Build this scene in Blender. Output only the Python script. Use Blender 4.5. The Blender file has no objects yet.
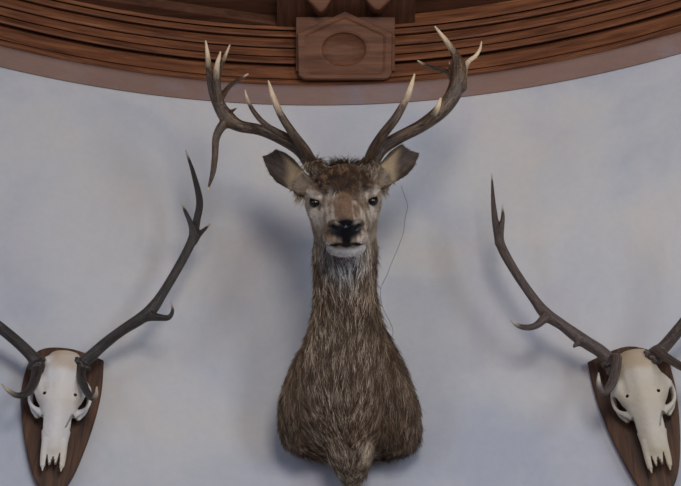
import bpy, math, random
import numpy as np
from mathutils import Vector

# ------------------------------------------------------------------ camera, world, lights, exposure
SC = bpy.context.scene
COL = SC.collection
FPX = 1000.0
PITCH = math.radians(32)
CAMZ = 1.6
cam_d = bpy.data.cameras.new('camera')
cam_d.sensor_width = 36.0
cam_d.lens = FPX * 36.0 / 681.0
cam = bpy.data.objects.new('camera', cam_d)
cam.location = (0, 0, CAMZ)
cam.rotation_euler = (math.pi / 2 + PITCH, 0, 0)
COL.objects.link(cam)
SC.camera = cam

SC.view_settings.view_transform = 'Standard'
SC.view_settings.look = 'None'
SC.view_settings.gamma = 1
SC.view_settings.use_curve_mapping = False
SC.view_settings.exposure = -0.28

W = bpy.data.worlds.new('room_daylight')
SC.world = W
W.use_nodes = True
W.node_tree.nodes['Background'].inputs[0].default_value = (0.70, 0.72, 1.0, 1)
W.node_tree.nodes['Background'].inputs[1].default_value = 0.46


def area(name, loc, target, size, power, color):
    l = bpy.data.lights.new(name, 'AREA')
    l.shape = 'RECTANGLE'
    l.size, l.size_y = size
    l.energy = power
    l.color = color
    o = bpy.data.objects.new(name, l)
    o.location = loc
    d = Vector(target) - Vector(loc)
    o.rotation_euler = d.to_track_quat('-Z', 'Y').to_euler()
    COL.objects.link(o)
    return o


area('hall_lamp_light', (0.45, -0.5, 3.25), (0, 2.9, 3.1), (0.9, 0.9), 56, (1.0, 0.90, 0.80))
area('right_window_daylight', (3.6, -2.2, 2.9), (0.0, 2.9, 3.2), (1.2, 2.2), 105, (0.84, 0.90, 1.0))
area('left_window_daylight', (-3.6, -2.0, 3.2), (-0.4, 2.9, 3.2), (1.4, 2.4), 42, (0.70, 0.82, 1.0))

# ------------------------------------------------------------------ room geometry helpers
D0, RAD, CX, H0 = 3.0, 3.18, -0.095, 2.50      # the wall is an arc of a round room
CY = D0 - RAD
CP, SP = math.cos(PITCH), math.sin(PITCH)
rng = np.random.default_rng(7)
random.seed(7)


def ray(px, py):
    a = (px - 340.5) / FPX
    b = (243 - py) / FPX
    return np.array([a, CP - b * SP, SP + b * CP])


def P(px, py, wd):
    """point of the room seen at that place of the photo, wd metres in front of the round wall"""
    d = ray(px, py)
    r = RAD - wd
    A = d[0] ** 2 + d[1] ** 2
    B = -2 * (d[0] * CX + d[1] * CY)
    C = CX ** 2 + CY ** 2 - r * r
    t = (-B + math.sqrt(B * B - 4 * A * C)) / (2 * A)
    return np.array([0, 0, CAMZ]) + t * d


def on_plane(px, py, o, n):
    d = ray(px, py)
    c = np.array([0, 0, CAMZ])
    t = np.dot(np.asarray(o) - c, n) / np.dot(d, n)
    return c + t * d


def proj(p):
    x, y, z = p[0], p[1], p[2] - CAMZ
    zc = y * CP + z * SP
    return 340.5 + FPX * x / zc, 243 - FPX * (z * CP - y * SP) / zc


def tag(o, label=None, cat=None, group=None, kind=None):
    if label: o['label'] = label
    if cat: o['category'] = cat
    if group: o['group'] = group
    if kind: o['kind'] = kind
    return o


def empty(name, loc):
    o = bpy.data.objects.new(name, None)
    o.location = loc
    o.empty_display_size = 0.1
    COL.objects.link(o)
    return o


def mesh_obj(name, verts, faces, mat, parent=None, smooth=True, attrs=None):
    v = np.asarray(verts, dtype=np.float32)
    if parent is not None:
        q = parent
        while q is not None:
            v = v - np.array(q.location, dtype=np.float32)
            q = q.parent
    me = bpy.data.meshes.new(name)
    if isinstance(faces, np.ndarray):
        nf, k = faces.shape
        me.vertices.add(len(v))
        me.vertices.foreach_set('co', v.ravel())
        me.loops.add(nf * k)
        me.loops.foreach_set('vertex_index', faces.astype(np.int32).ravel())
        me.polygons.add(nf)
        me.polygons.foreach_set('loop_start', np.arange(0, nf * k, k, dtype=np.int32))
        me.update(calc_edges=True)
        me.validate()
    else:
        me.from_pydata([tuple(map(float, p)) for p in v], [], [list(map(int, f)) for f in faces])
        me.update()
    me.polygons.foreach_set('use_smooth', [smooth] * len(me.polygons))
    for an, (ty, data) in (attrs or {}).items():
        a = me.attributes.new(an, ty, 'POINT')
        data = np.asarray(data, dtype=np.float32)
        if ty == 'FLOAT_COLOR':
            if data.shape[1] == 3:
                data = np.hstack([data, np.ones((len(data), 1), dtype=np.float32)])
            a.data.foreach_set('color', data.ravel())
        elif ty == 'FLOAT_VECTOR':
            a.data.foreach_set('vector', data.ravel())
        else:
            a.data.foreach_set('value', data.ravel())
    me.materials.append(mat)
    o = bpy.data.objects.new(name, me)
    COL.objects.link(o)
    if parent is not None:
        o.parent = parent
    return o


def lin(r, g, b):
    return tuple(((c / 255) / 12.92 if c / 255 <= .04045 else ((c / 255 + .055) / 1.055) ** 2.4) for c in (r, g, b))


# ------------------------------------------------------------------ materials
class M:
    def __init__(s, name, rough=0.6, spec=0.5):
        s.m = bpy.data.materials.new(name)
        s.m.use_nodes = True
        s.t = s.m.node_tree
        s.b = s.t.nodes['Principled BSDF']
        s.b.inputs['Roughness'].default_value = rough
        s.b.inputs['Specular IOR Level'].default_value = spec

    def n(s, ty, **kw):
        o = s.t.nodes.new(ty)
        for k, v in kw.items():
            if k in o.inputs: o.inputs[k].default_value = v
            else: setattr(o, k, v)
        return o

    def l(s, a, b): s.t.links.new(a, b)

    def attr(s, name, out='Vector'):
        return s.n('ShaderNodeAttribute', attribute_name=name).outputs[out]

    def obj(s): return s.n('ShaderNodeTexCoord').outputs['Object']

    def mapped(s, vec, scale):
        m = s.n('ShaderNodeMapping')
        m.inputs['Scale'].default_value = scale
        s.l(vec, m.inputs['Vector'])
        return m.outputs[0]

    def noise(s, vec, scale, detail=4, rough=.55, dist=0.):
        o = s.n('ShaderNodeTexNoise')
        o.inputs['Scale'].default_value = scale
        o.inputs['Detail'].default_value = detail
        o.inputs['Roughness'].default_value = rough
        o.inputs['Distortion'].default_value = dist
        s.l(vec, o.inputs['Vector'])
        return o.outputs['Fac']

    def ramp(s, fac, stops):
        r = s.n('ShaderNodeValToRGB')
        e = r.color_ramp.elements
        while len(e) < len(stops): e.new(0.5)
        for q, (p, c) in zip(e, stops):
            q.position = p
            q.color = (*c, 1) if len(c) == 3 else c
        s.l(fac, r.inputs[0])
        return r.outputs['Color']

    def mix(s, fac, a, b, mode='MIX'):
        m = s.n('ShaderNodeMix', data_type='RGBA', blend_type=mode)
        for sock, v in ((m.inputs[0], fac), (m.inputs[6], a), (m.inputs[7], b)):
            if isinstance(v, (int, float)): sock.default_value = v
            elif isinstance(v, tuple): sock.default_value = (*v, 1)
            else: s.l(v, sock)
        return m.outputs[2]

    def color(s, c): s.l(c, s.b.inputs['Base Color']) if not isinstance(c, tuple) else setattr(s.b.inputs['Base Color'], 'default_value', (*c, 1))

    def bump(s, fac, dist, strength=1.0):
        b = s.n('ShaderNodeBump')
        b.inputs['Distance'].default_value = dist
        b.inputs['Strength'].default_value = strength
        s.l(fac, b.inputs['Height'])
        s.l(b.outputs[0], s.b.inputs['Normal'])


def wood(name, dark, mid, light, rough=.45, scale=1.0):
    m = M(name, rough, .22)
    v = m.attr('flow')
    g = m.noise(m.mapped(v, (1.2 * scale, 14 * scale, 14 * scale)), 3.2, 6, .6, .6)
    f = m.noise(m.mapped(v, (5, 90, 90)), 2.0, 3, .6)
    c = m.ramp(g, [(.3, dark), (.5, mid), (.72, light)])
    c = m.mix(.35, c, m.ramp(f, [(.35, (.35, .35, .35)), (.65, (1, 1, 1))]), 'MULTIPLY')
    m.color(c)
    m.bump(f, .0006)
    return m.m


def plaster(name, a, b, c_, big):
    m = M(name, .9, .2)
    v = m.obj()
    n1 = m.noise(v, big, 5, .55, .4)
    n2 = m.noise(m.mapped(v, (1, 1, .6)), big * 2.1, 3, .5, .8)
    c = m.ramp(n1, [(.36, a), (.52, b), (.66, c_)])
    c = m.mix(m.ramp(n2, [(.55, (0, 0, 0)), (.75, (.4, .4, .4))]), c, lin(172, 170, 186))
    n3 = m.noise(v, 40, 4, .6)
    c = m.mix(.12, c, m.ramp(n3, [(.3, (.6, .6, .6)), (.7, (1, 1, 1))]), 'MULTIPLY')
    m.color(c)
    m.bump(m.noise(v, 9, 5, .6), .006, .6)
    return m.m


def antler_mat(name, c1, c2, ivory):
    m = M(name, .36, .55)
    v = m.attr('flow')
    g = m.noise(m.mapped(v, (330, 330, 26)), 1.0, 6, .7, .2)
    p = m.noise(v, 150, 3, .6)
    c = m.ramp(g, [(.38, c1), (.54, tuple(.5 * (a + b) for a, b in zip(c1, c2))), (.66, c2)])
    pale = m.attr('pale', 'Fac')
    nz = m.noise(v, 60, 3, .6)
    mm = m.n('ShaderNodeMath', operation='MULTIPLY_ADD')
    m.l(nz, mm.inputs[0]); mm.inputs[1].default_value = .5; mm.inputs[2].default_value = -.25
    ad = m.n('ShaderNodeMath', operation='ADD', use_clamp=True)
    m.l(pale, ad.inputs[0]); m.l(mm.outputs[0], ad.inputs[1])
    sm = m.ramp(ad.outputs[0], [(.12, (0, 0, 0)), (.9, (1, 1, 1))])
    m.color(m.mix(sm, c, ivory))
    ht = m.mix(.35, g, p)
    m.bump(ht, .006, 1.0)
    return m.m


def vcol_mat(name, rough, spec, bump=None, mult=None):
    m = M(name, rough, spec)
    c = m.attr('tint', 'Color')
    if mult:
        n = m.noise(m.obj(), mult[0], 4, .6)
        c = m.mix(mult[1], c, m.ramp(n, [(.3, (.35, .33, .3)), (.65, (1, 1, 1))]), 'MULTIPLY')
    m.color(c)
    if bump: m.bump(m.noise(m.obj(), bump[0], 4, .6), bump[1])
    return m.m


MAT_WALL = plaster('mottled_plaster', lin(168, 174, 184), lin(186, 188, 189), lin(195, 192, 187), 1.3)
MAT_BAND = plaster('rose_plaster', lin(170, 138, 124), lin(177, 145, 131), lin(184, 153, 139), 2.0)
MAT_WOOD = wood('cornice_wood', lin(70, 40, 26), lin(108, 66, 42), lin(142, 92, 60), .55)
MAT_CEIL = wood('ceiling_wood', lin(62, 38, 27), lin(84, 54, 38), lin(100, 66, 47), .55)
MAT_BOSS = wood('block_wood', lin(80, 49, 33), lin(102, 66, 45), lin(120, 80, 56), .6, .7)
MAT_BOARD = wood('board_wood', lin(40, 25, 17), lin(70, 45, 29), lin(98, 66, 43), .5, 1.6)
MAT_FLOOR = wood('floor_wood', lin(128, 104, 84), lin(156, 132, 108), lin(176, 152, 126), .5)
MAT_GAP = M('shadow_gap', .9, .1); MAT_GAP.color(lin(40, 36, 40)); MAT_GAP = MAT_GAP.m
MAT_ANT_S = antler_mat('stag_antler', lin(22, 14, 10), lin(112, 88, 64), lin(222, 200, 166))
MAT_ANT_L = antler_mat('dark_antler', lin(22, 18, 17), lin(62, 52, 46), lin(190, 175, 150))
MAT_ANT_R = antler_mat('brown_antler', lin(46, 37, 33), lin(96, 80, 70), lin(190, 182, 168))
MAT_BONE = vcol_mat('bone', .6, .4, (90, .0015), (14, .16))
_s = vcol_mat('hide', .75, .2, (120, .002))
MAT_SKIN = _s
_nt = _s.node_tree
_ga = _nt.nodes.new('ShaderNodeAttribute'); _ga.attribute_name = 'wet'
_gm = _nt.nodes.new('ShaderNodeMapRange'); _gm.inputs['To Min'].default_value = .75; _gm.inputs['To Max'].default_value = .2
_nt.links.new(_ga.outputs['Fac'], _gm.inputs['Value']); _nt.links.new(_gm.outputs[0], _nt.nodes['Principled BSDF'].inputs['Roughness'])
MAT_FUR = vcol_mat('hair', .5, .35)
_e = M('glass_eye', .08, .35); _e.color((.006, .004, .004)); MAT_EYE = _e.m
_t = M('thread', .8, .1); _t.color(lin(80, 76, 80)); MAT_THREAD = _t.m


# ------------------------------------------------------------------ revolve and box helpers
def revolve(name, prof, mat, a0=-72, a1=72, seg=220, kind_obj=True):
    """prof: (metres in from the wall, height above the camera)"""
    prof = np.array(prof, dtype=float)
    an = np.radians(np.linspace(a0, a1, seg + 1))
    ln = np.concatenate([[0], np.cumsum(np.hypot(*np.diff(prof, axis=0).T))])
    V, Fl = [], []
    for t in an:
        for (r, z), s in zip(prof, ln):
            V.append((CX + (RAD - r) * math.sin(t), CY + (RAD - r) * math.cos(t), z + CAMZ))
            Fl.append((t * RAD, s, r))
    k = len(prof)
    F = [(i * k + j, i * k + j + 1, (i + 1) * k + j + 1, (i + 1) * k + j) for i in range(seg) for j in range(k - 1)]
    return mesh_obj(name, V, F, mat, None, False, {'flow': ('FLOAT_VECTOR', Fl)})


def flat(r): return r if r <= SOF else SOF + (r - SOF) * .5


SOF = .1215


def zc(r, y):
    r = flat(r)
    return (D0 - r) * math.tan(PITCH + math.atan((243 - y) / FPX))


# wall, with real thickness
wall = revolve('wall_back', [(0, -CAMZ), (0, H0 + 1.0), (-.15, H0 + 1.0), (-.15, -CAMZ), (0, -CAMZ)], MAT_WALL)
wall.data.polygons.foreach_set('use_smooth', [False] * len(wall.data.polygons))
tag(wall, kind='structure')
# floor
N = 96
fv = [(CX + 3.4 * math.sin(2 * math.pi * i / N), CY + 3.4 * math.cos(2 * math.pi * i / N), z) for z in (0, -.1) for i in range(N)]
ff = [list(range(N))[::-1], list(range(N, 2 * N))] + [(i, (i + 1) % N, N + (i + 1) % N, N + i) for i in range(N)]
fl = mesh_obj('floor', fv, ff, MAT_FLOOR, None, False, {'flow': ('FLOAT_VECTOR', fv)})
tag(fl, kind='structure')

# plaster soffit band, and the wooden cornice above it
SOF = .1215
b = revolve('trim_1', [(-.02, H0 + .004), (.004, H0 + .004), (.006, H0), (SOF, H0), (SOF, H0 + .03), (-.02, H0 + .03)], MAT_BAND)
tag(b, kind='structure')
prof = [(SOF + .0005, H0 + .002)]


def curve(c, r, y0, y1, n=5):
    for i in range(n + 1):
        a = math.pi * i / n
        y = y0 + (y1 - y0) * (1 - math.cos(a)) / 2
        rr = c + r * math.sin(a)
        prof.append((rr, zc(rr, y)))


prof.append((SOF + .004, H0 - .004)); prof.append((SOF + .014, H0 - .004))
curve(.135, .006, 83.5, 80)
for r, y in ((.132, 79.6), (.146, 79.0), (.150, 67.8), (.118, 67.2), (.118, 64.6)):
    prof.append((r, zc(r, y)))
curve(.160, .012, 64.2, 57.5)
for r, y in ((.162, 57.0), (.180, 56.6), (.184, 49.6), (.172, 48.8)):
    prof.append((r, zc(r, y)))
curve(.195, .016, 48.4, 40.2)
for r, y in ((.196, 39.8), (.196, 38.0), (.222, 37.8)):
    prof.append((r, zc(r, y)))
curve(.228, .014, 37.4, 31)
for r, y in ((.232, 30.6), (.262, 30.2), (.268, 26.8)):
    prof.append((r, zc(r, y)))
ZC = zc(.268, 26.8)
prof = [(flat(r), z) for r, z in prof]
prof += [(flat(.268), ZC + .05), (-.02, ZC + .05), (-.02, H0 + .031), (SOF + .0005, H0 + .031), (SOF + .0005, H0 + .002)]
tag(revolve('trim_2', prof, MAT_WOOD, seg=260), kind='structure')

# ceiling: recessed field and straight framing boards below it
cz = CAMZ + ZC
n_a = 72
cv, cf = [], []
aa = np.radians(np.linspace(-72, 72, n_a + 1))
for z in (cz + .045, cz + .09):
    for rr in (RAD + .0, .9):
        for a in aa:
            cv.append((CX + rr * math.sin(a), CY + rr * math.cos(a), z))
q = n_a + 1
for i in range(n_a):
    cf += [(i, i + 1, q + i + 1, q + i), (2 * q + i, 3 * q + i, 3 * q + i + 1, 2 * q + i + 1), (q + i, q + i + 1, 3 * q + i + 1, 3 * q + i), (i, 2 * q + i, 2 * q + i + 1, i + 1)]
tag(mesh_obj('ceiling', cv, cf, MAT_CEIL, None, False, {'flow': ('FLOAT_VECTOR', cv)}), kind='structure')


def extrude(name, pts, vec, mat, parent=None, flow=None, bevel=0):
    """closed outline pts (3D, planar) swept by vec"""
    pts = np.array(pts, dtype=float)
    vec = np.array(vec, dtype=float)
    n = len(pts)
    V = np.vstack([pts, pts + vec])
    nrm = sum((np.cross(pts[i] - pts[0], pts[(i + 1) % n] - pts[0]) for i in range(1, n)), np.zeros(3))
    f = [list(range(n)), list(range(2 * n - 1, n - 1, -1))] + [(i, n + i, n + (i + 1) % n, (i + 1) % n) for i in range(n)]
    if np.dot(nrm, vec) > 0:
        f = [list(reversed(x)) for x in f]
    fl = V if flow is None else np.array([flow(p) for p in V])
    o = mesh_obj(name, V, f, mat, parent, False, {'flow': ('FLOAT_VECTOR', fl)})
    if bevel:
        bm = o.modifiers.new('edge', 'BEVEL')
        bm.width = bevel; bm.segments = 2; bm.limit_method = 'ANGLE'
    return o


UPN = np.array([0, 0, 1.0])
pc = (0, 0, cz)


def cpt(px, py): return on_plane(px, py, pc, UPN)


def arc_pts(px0, px1, r, n=14):
    a, c = cpt(px0, 30), cpt(px1, 30)
    t0 = math.atan2(a[0] - CX, a[1] - CY); t1 = math.atan2(c[0] - CX, c[1] - CY)
    return [np.array([CX + (RAD - r) * math.sin(t), CY + (RAD - r) * math.cos(t), cz]) for t in np.linspace(t0, t1, n)]


def at_x(p, q, x):
    t = (x - p[0]) / (q[0] - p[0])
    return p + (q - p) * t


# left wedge board, right wedge board, board behind the block
L0, L1 = cpt(277, 25), cpt(60, -6)
R0, R1 = cpt(415, 25), cpt(640, -8)
tag(extrude('trim_3', [L0, L1] + arc_pts(-60, 277, .1), (0, 0, .05), MAT_CEIL, flow=lambda p: (p[0], p[1] * 1.0, p[2])), kind='structure')
tag(extrude('trim_4', [R0, R1] + arc_pts(740, 415, .1), (0, 0, .05), MAT_CEIL), kind='structure')
mid = [cpt(277, 34), cpt(277, -70), cpt(415, -70), cpt(415, 34)]
tag(extrude('trim_5', [p - np.array([0, 0, .002]) for p in mid], (0, 0, .05), MAT_CEIL, flow=lambda p: (p[1], p[0], p[2])), kind='structure')

# carved block in the middle of the cornice
bo = P(345, 79, .165)
_top = P(345, 11, .30)
blk = empty('cornice_block', bo)
tag(blk, 'carved brown wooden block with a round hollow in the cornice above the stag', 'carving')
_e1 = (_top - bo) / np.linalg.norm(_top - bo)
NB = np.cross(np.array([1.0, 0, 0]), _e1); NB /= np.linalg.norm(NB)
if NB[1] < 0: NB = -NB                # points into the cornice


def on_face(px, py, dep=0.0):
    p = on_plane(px, py, bo, NB) - bo
    return np.array([p[0], p @ _e1])


def face_pt(q, dep): return bo + np.array([q[0], 0, 0]) + _e1 * q[1] + NB * dep


def ring(poly, n, cen, k=1.0):
    """sample a closed outline by rays from its centre"""
    out = []
    poly = [np.array(p, float) for p in poly]
    for i in range(n):
        a = 2 * math.pi * i / n + 1e-4
        d = np.array([math.cos(a), math.sin(a)])
        best = None
        for p, q_ in zip(poly, poly[1:] + poly[:1]):
            e = q_ - p
            den = d[0] * e[1] - d[1] * e[0]
            if abs(den) < 1e-9: continue
            w = p - cen
            t = (w[0] * e[1] - w[1] * e[0]) / den
            s = (w[0] * d[1] - w[1] * d[0]) / den
            if t > 0 and -1e-6 <= s <= 1 + 1e-6: best = t if best is None else min(best, t)
        out.append(cen + d * best * k)
    return out


hexa = [(297, 33), (345, 11), (393, 33), (392, 75), (387, 79), (303, 79), (298, 75)]
hx2 = [on_face(x, y) for x, y in hexa]
cen = on_face(344, 49)
NS = 96
oval = [on_face(344 + 22.5 * math.cos(t), 49 + 17 * math.sin(t)) for t in np.linspace(0, 2 * math.pi, 65)[:-1]]
layers = [(ring(hx2, NS, cen), .10), (ring(hx2, NS, cen), .006), (ring(hx2, NS, cen, .975), 0.0), (ring(hx2, NS, cen, .86), .001),
          (ring(hx2, NS, cen, .80), .006), (ring(hx2, NS, cen, .74), .005), (ring(oval, NS, cen, 1.12), .004)] + [(ring(oval, NS, cen, q_), .006 + .026 * math.sqrt(max(0, 1 - q_ * q_))) for q_ in (1.0, .98, .95, .9, .83, .74, .64, .52, .4, .28, .15)]
V, F = [], []
for pts_, dep in layers:
    for p in pts_: V.append(face_pt(p, dep))
V.append(face_pt(cen, .0322))
for j in range(len(layers) - 1):
    for i in range(NS):
        F.append((j * NS + i, j * NS + (i + 1) % NS, (j + 1) * NS + (i + 1) % NS, (j + 1) * NS + i))
j = len(layers) - 1
for i in range(NS): F.append((j * NS + i, j * NS + (i + 1) % NS, len(V) - 1))
F.append(list(range(NS))[::-1])
mesh_obj('panel_face', V, F, MAT_BOSS, blk, False, {'flow': ('FLOAT_VECTOR', V)})
bk = [face_pt(on_face(x, y), .03) for x, y in ((295.5, 70), (295.5, 15), (395.5, 15), (395.5, 70))]
extrude('backing', bk, NB * .12, MAT_BOSS, blk, bevel=.004)
for s, pts_ in ((-1, [(300, -14), (306, 1), (320, 15.5), (325, 13), (333, 0), (334, -14)]), (1, [(362, -14), (364, 1), (373, 11.5), (379, 13), (392, 1), (395, -14)])):
    pp = [face_pt(on_face(x, y), -.05) for x, y in pts_]
    extrude('bracket', pp, NB * .10, MAT_BOSS, blk, bevel=.008)


# ------------------------------------------------------------------ volume modelling
def spline(pts, rad, per=6):
    pts = np.array(pts, float); rad = np.array(rad, float)
    if len(pts) < 2: return pts, rad
    Q = np.hstack([pts, rad[:, None]])
    Q = np.vstack([2 * Q[0] - Q[1], Q, 2 * Q[-1] - Q[-2]])
    out = []
    for i in range(1, len(Q) - 2):
        p0, p1, p2, p3 = Q[i - 1], Q[i], Q[i + 1], Q[i + 2]
        for t in np.linspace(0, 1, per, endpoint=False):
            out.append(.5 * ((2 * p1) + (-p0 + p2) * t + (2 * p0 - 5 * p1 + 4 * p2 - p3) * t * t + (-p0 + 3 * p1 - 3 * p2 + p3) * t ** 3))
    out.append(Q[-2])
    out = np.array(out)
    return out[:, :3], np.maximum(out[:, 3], .0012)


class Vol:
    def __init__(s, lo, hi, h):
        s.lo = np.array(lo, np.float32); s.h = h
        s.n = np.ceil((np.array(hi) - s.lo) / h).astype(int) + 1
        s.ax = [s.lo[i] + h * np.arange(s.n[i], dtype=np.float32) for i in range(3)]
        s.F = np.full(s.n, .06, np.float32)

    def box(s, lo, hi):
        a = np.clip(np.floor((np.array(lo) - s.lo) / s.h).astype(int), 0, s.n - 1)
        b_ = np.clip(np.ceil((np.array(hi) - s.lo) / s.h).astype(int) + 1, 1, s.n)
        sl = tuple(slice(int(a[i]), int(b_[i])) for i in range(3))
        g = [s.ax[i][sl[i]] for i in range(3)]
        return sl, g[0][:, None, None], g[1][None, :, None], g[2][None, None, :]

    @staticmethod
    def smin(a, b_, k):
        hh = np.clip(.5 + .5 * (b_ - a) / k, 0, 1)
        return b_ + (a - b_) * hh - k * hh * (1 - hh)

    def add(s, sl, d, k): s.F[sl] = s.smin(s.F[sl], d.astype(np.float32), k)

    def cut(s, sl, d, k): s.F[sl] = -s.smin(-s.F[sl], d.astype(np.float32), k)

    def ell(s, c, r, k=.01, R=None, cut=False):
        c = np.array(c, float); r = np.array(r, float)
        m = r.max() + k * 1.5 + s.h * 2
        sl, X, Y, Z = s.box(c - m, c + m)
        if 0 in s.F[sl].shape: return
        dx, dy, dz = X - c[0], Y - c[1], Z - c[2]
        if R is not None:
            a = [dx * R[i][0] + dy * R[i][1] + dz * R[i][2] for i in range(3)]
        else:
            a = [dx, dy, dz]
        k0 = np.sqrt((a[0] / r[0]) ** 2 + (a[1] / r[1]) ** 2 + (a[2] / r[2]) ** 2)
        k1 = np.sqrt((a[0] / r[0] ** 2) ** 2 + (a[1] / r[1] ** 2) ** 2 + (a[2] / r[2] ** 2) ** 2) + 1e-6
        d = k0 * (k0 - 1) / k1
        (s.cut if cut else s.add)(sl, d, k)

    def chain(s, pts, rad, k=.01, per=6, cut=False, flat=None):
        p, r = spline(pts, rad, per)
        m = r.max() + k * 1.5 + s.h * 2
        sl, X, Y, Z = s.box(p.min(0) - m, p.max(0) + m)
        o = np.array([sl[i].start for i in range(3)])
        T = np.full(s.F[sl].shape, .06, np.float32)
        for i in range(len(p) - 1):
            a, b_ = p[i], p[i + 1]
            mm = max(r[i], r[i + 1]) + k * 1.5 + s.h * 2
            s2, X, Y, Z = s.box(np.minimum(a, b_) - mm, np.maximum(a, b_) + mm)
            d = b_ - a
            L = max(float(d @ d), 1e-12)
            t = np.clip(((X - a[0]) * d[0] + (Y - a[1]) * d[1] + (Z - a[2]) * d[2]) / L, 0, 1)
            dist = np.sqrt((X - a[0] - t * d[0]) ** 2 + (Y - a[1] - t * d[1]) ** 2 + (Z - a[2] - t * d[2]) ** 2) - (r[i] + (r[i + 1] - r[i]) * t)
            loc = tuple(slice(s2[j].start - o[j], s2[j].stop - o[j]) for j in range(3))
            T[loc] = np.minimum(T[loc], dist)
        (s.cut if cut else s.add)(sl, T, k)
        return p, r

    def mesh(s):
        F = s.F
        I = F < 0
        n = I.shape
        act = np.zeros([n[0] - 1, n[1] - 1, n[2] - 1], bool)
        al = np.ones_like(act)
        for a in (0, 1):
            for b_ in (0, 1):
                for c in (0, 1):
                    v = I[a:n[0] - 1 + a, b_:n[1] - 1 + b_, c:n[2] - 1 + c]
                    act |= v; al &= v
        act &= ~al
        idx = np.argwhere(act)
        cid = np.full(act.shape, -1, np.int32)
        cid[act] = np.arange(len(idx))
        offs = [(a, b_, c) for a in (0, 1) for b_ in (0, 1) for c in (0, 1)]
        vals = np.stack([F[idx[:, 0] + a, idx[:, 1] + b_, idx[:, 2] + c] for a, b_, c in offs], 1)
        S = np.zeros((len(idx), 3)); cnt = np.zeros(len(idx))
        for i in range(8):
            for j_ in range(i + 1, 8):
                if sum(abs(offs[i][k_] - offs[j_][k_]) for k_ in range(3)) != 1: continue
                va, vb = vals[:, i], vals[:, j_]
                cr = (va < 0) != (vb < 0)
                t = np.where(cr, va / np.where(cr, va - vb, 1), 0)
                pa, pb = np.array(offs[i]), np.array(offs[j_])
                S += np.where(cr[:, None], pa + t[:, None] * (pb - pa), 0)
                cnt += cr
        V = s.lo + s.h * (idx + S / cnt[:, None])
        Q = []
        for ax in range(3):
            u, w = [(1, 2), (2, 0), (0, 1)][ax]
            a_ = [slice(None)] * 3; b2 = [slice(None)] * 3
            a_[ax] = slice(0, n[ax] - 1); b2[ax] = slice(1, n[ax])
            for q2 in (u, w):
                a_[q2] = slice(1, n[q2] - 1); b2[q2] = slice(1, n[q2] - 1)
            A, B = I[tuple(a_)], I[tuple(b2)]
            e = np.argwhere(A != B)
            sg = A[tuple(e.T)]
            e = e.copy(); e[:, u] += 1; e[:, w] += 1
            def cell(du, dw):
                c = e.copy(); c[:, u] -= du; c[:, w] -= dw
                return cid[tuple(c.T)]
            q4 = np.stack([cell(1, 1), cell(0, 1), cell(0, 0), cell(1, 0)], 1)
            q4[~sg] = q4[~sg][:, ::-1]
            Q.append(q4)
        Q = np.vstack(Q)
        Q = Q[(Q >= 0).all(1)]
        return V, Q


# ------------------------------------------------------------------ antlers
def sstep(a, b_, x):
    t = np.clip((x - a) / (b_ - a), 0, 1)
    return t * t * (3 - 2 * t)


def antler(name, chains, mat, parent, h=.0024, burr=None):
    """chains: list of (points, radii, ivory length)"""
    cs = [spline(p, r, 7) for p, r, iv in chains]
    allp = np.vstack([c[0] for c in cs]); rm = max(c[1].max() for c in cs)
    v = Vol(allp.min(0) - rm - .012, allp.max(0) + rm + .012, h)
    for i, (p, r, iv) in enumerate(chains):
        v.chain(p, r, .010 if i else .002, 7)
    if burr is not None:
        c, ax, R_, rr = burr
        ax = np.array(ax, float); ax /= np.linalg.norm(ax)
        e1_ = np.cross(ax, [0, 1, .2]); e1_ /= np.linalg.norm(e1_); e2_ = np.cross(ax, e1_)
        for i in range(15):
            a = 2 * math.pi * i / 15
            v.ell(c + (e1_ * math.cos(a) + e2_ * math.sin(a)) * R_ + ax * .003 * math.sin(5 * a), (rr * (1 + .25 * math.sin(3 * i)),) * 3, .003)
    V, Q = v.mesh()
    # nearest tine -> coordinates along and around it, and how close the tip is
    best = np.full(len(V), 1e9); pale = np.zeros(len(V)); flow = np.zeros((len(V), 3))
    for ci, ((p, r), (_, _, iv)) in enumerate(zip(cs, chains)):
        seg = np.linalg.norm(np.diff(p, axis=0), axis=1)
        s = np.concatenate([[0], np.cumsum(seg)])
        tang = np.gradient(p, axis=0); tang /= np.linalg.norm(tang, axis=1)[:, None]
        ref = np.array([.31, .9, .2]); e1_ = np.cross(tang, ref); e1_ /= np.linalg.norm(e1_, axis=1)[:, None] + 1e-9
        e2_ = np.cross(tang, e1_)
        for a0 in range(0, len(V), 20000):
            vv = V[a0:a0 + 20000]
            d = np.linalg.norm(vv[:, None] - p[None], axis=2) - r[None]
            j_ = d.argmin(1); dm = d[np.arange(len(vv)), j_]
            up = dm < best[a0:a0 + 20000]
            rel = vv - p[j_]
            al = s[j_] + (rel * tang[j_]).sum(1)
            rn = np.stack([(rel * e1_[j_]).sum(1), (rel * e2_[j_]).sum(1)], 1)
            rn = rn / (np.linalg.norm(rn, axis=1)[:, None] + 1e-6) * .012
            pl = 1 - sstep(.15 * iv, iv * 1.35, s[-1] - al) if iv > 0 else np.zeros(len(vv))
            tgt = slice(a0, a0 + len(vv))
            flow[tgt] = np.where(up[:, None], np.hstack([rn, al[:, None] + ci * .7]), flow[tgt])
            pale[tgt] = np.where(up, pl, pale[tgt])
            best[tgt] = np.where(up, dm, best[tgt])
    return mesh_obj(name, V, Q, mat, parent, True, {'pale': ('FLOAT', pale), 'flow': ('FLOAT_VECTOR', flow)})


def tine(spec, iv=0.0):
    """spec: (px, py, distance from wall, thickness in photo pixels)"""
    pts, rad = [], []
    for px, py, wd, dpx in spec:
        p = P(px, py, wd)
        dist = p[1] * CP + (p[2] - CAMZ) * SP
        pts.append(p); rad.append(.5 * dpx * dist / FPX)
    return pts, rad, iv


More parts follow.
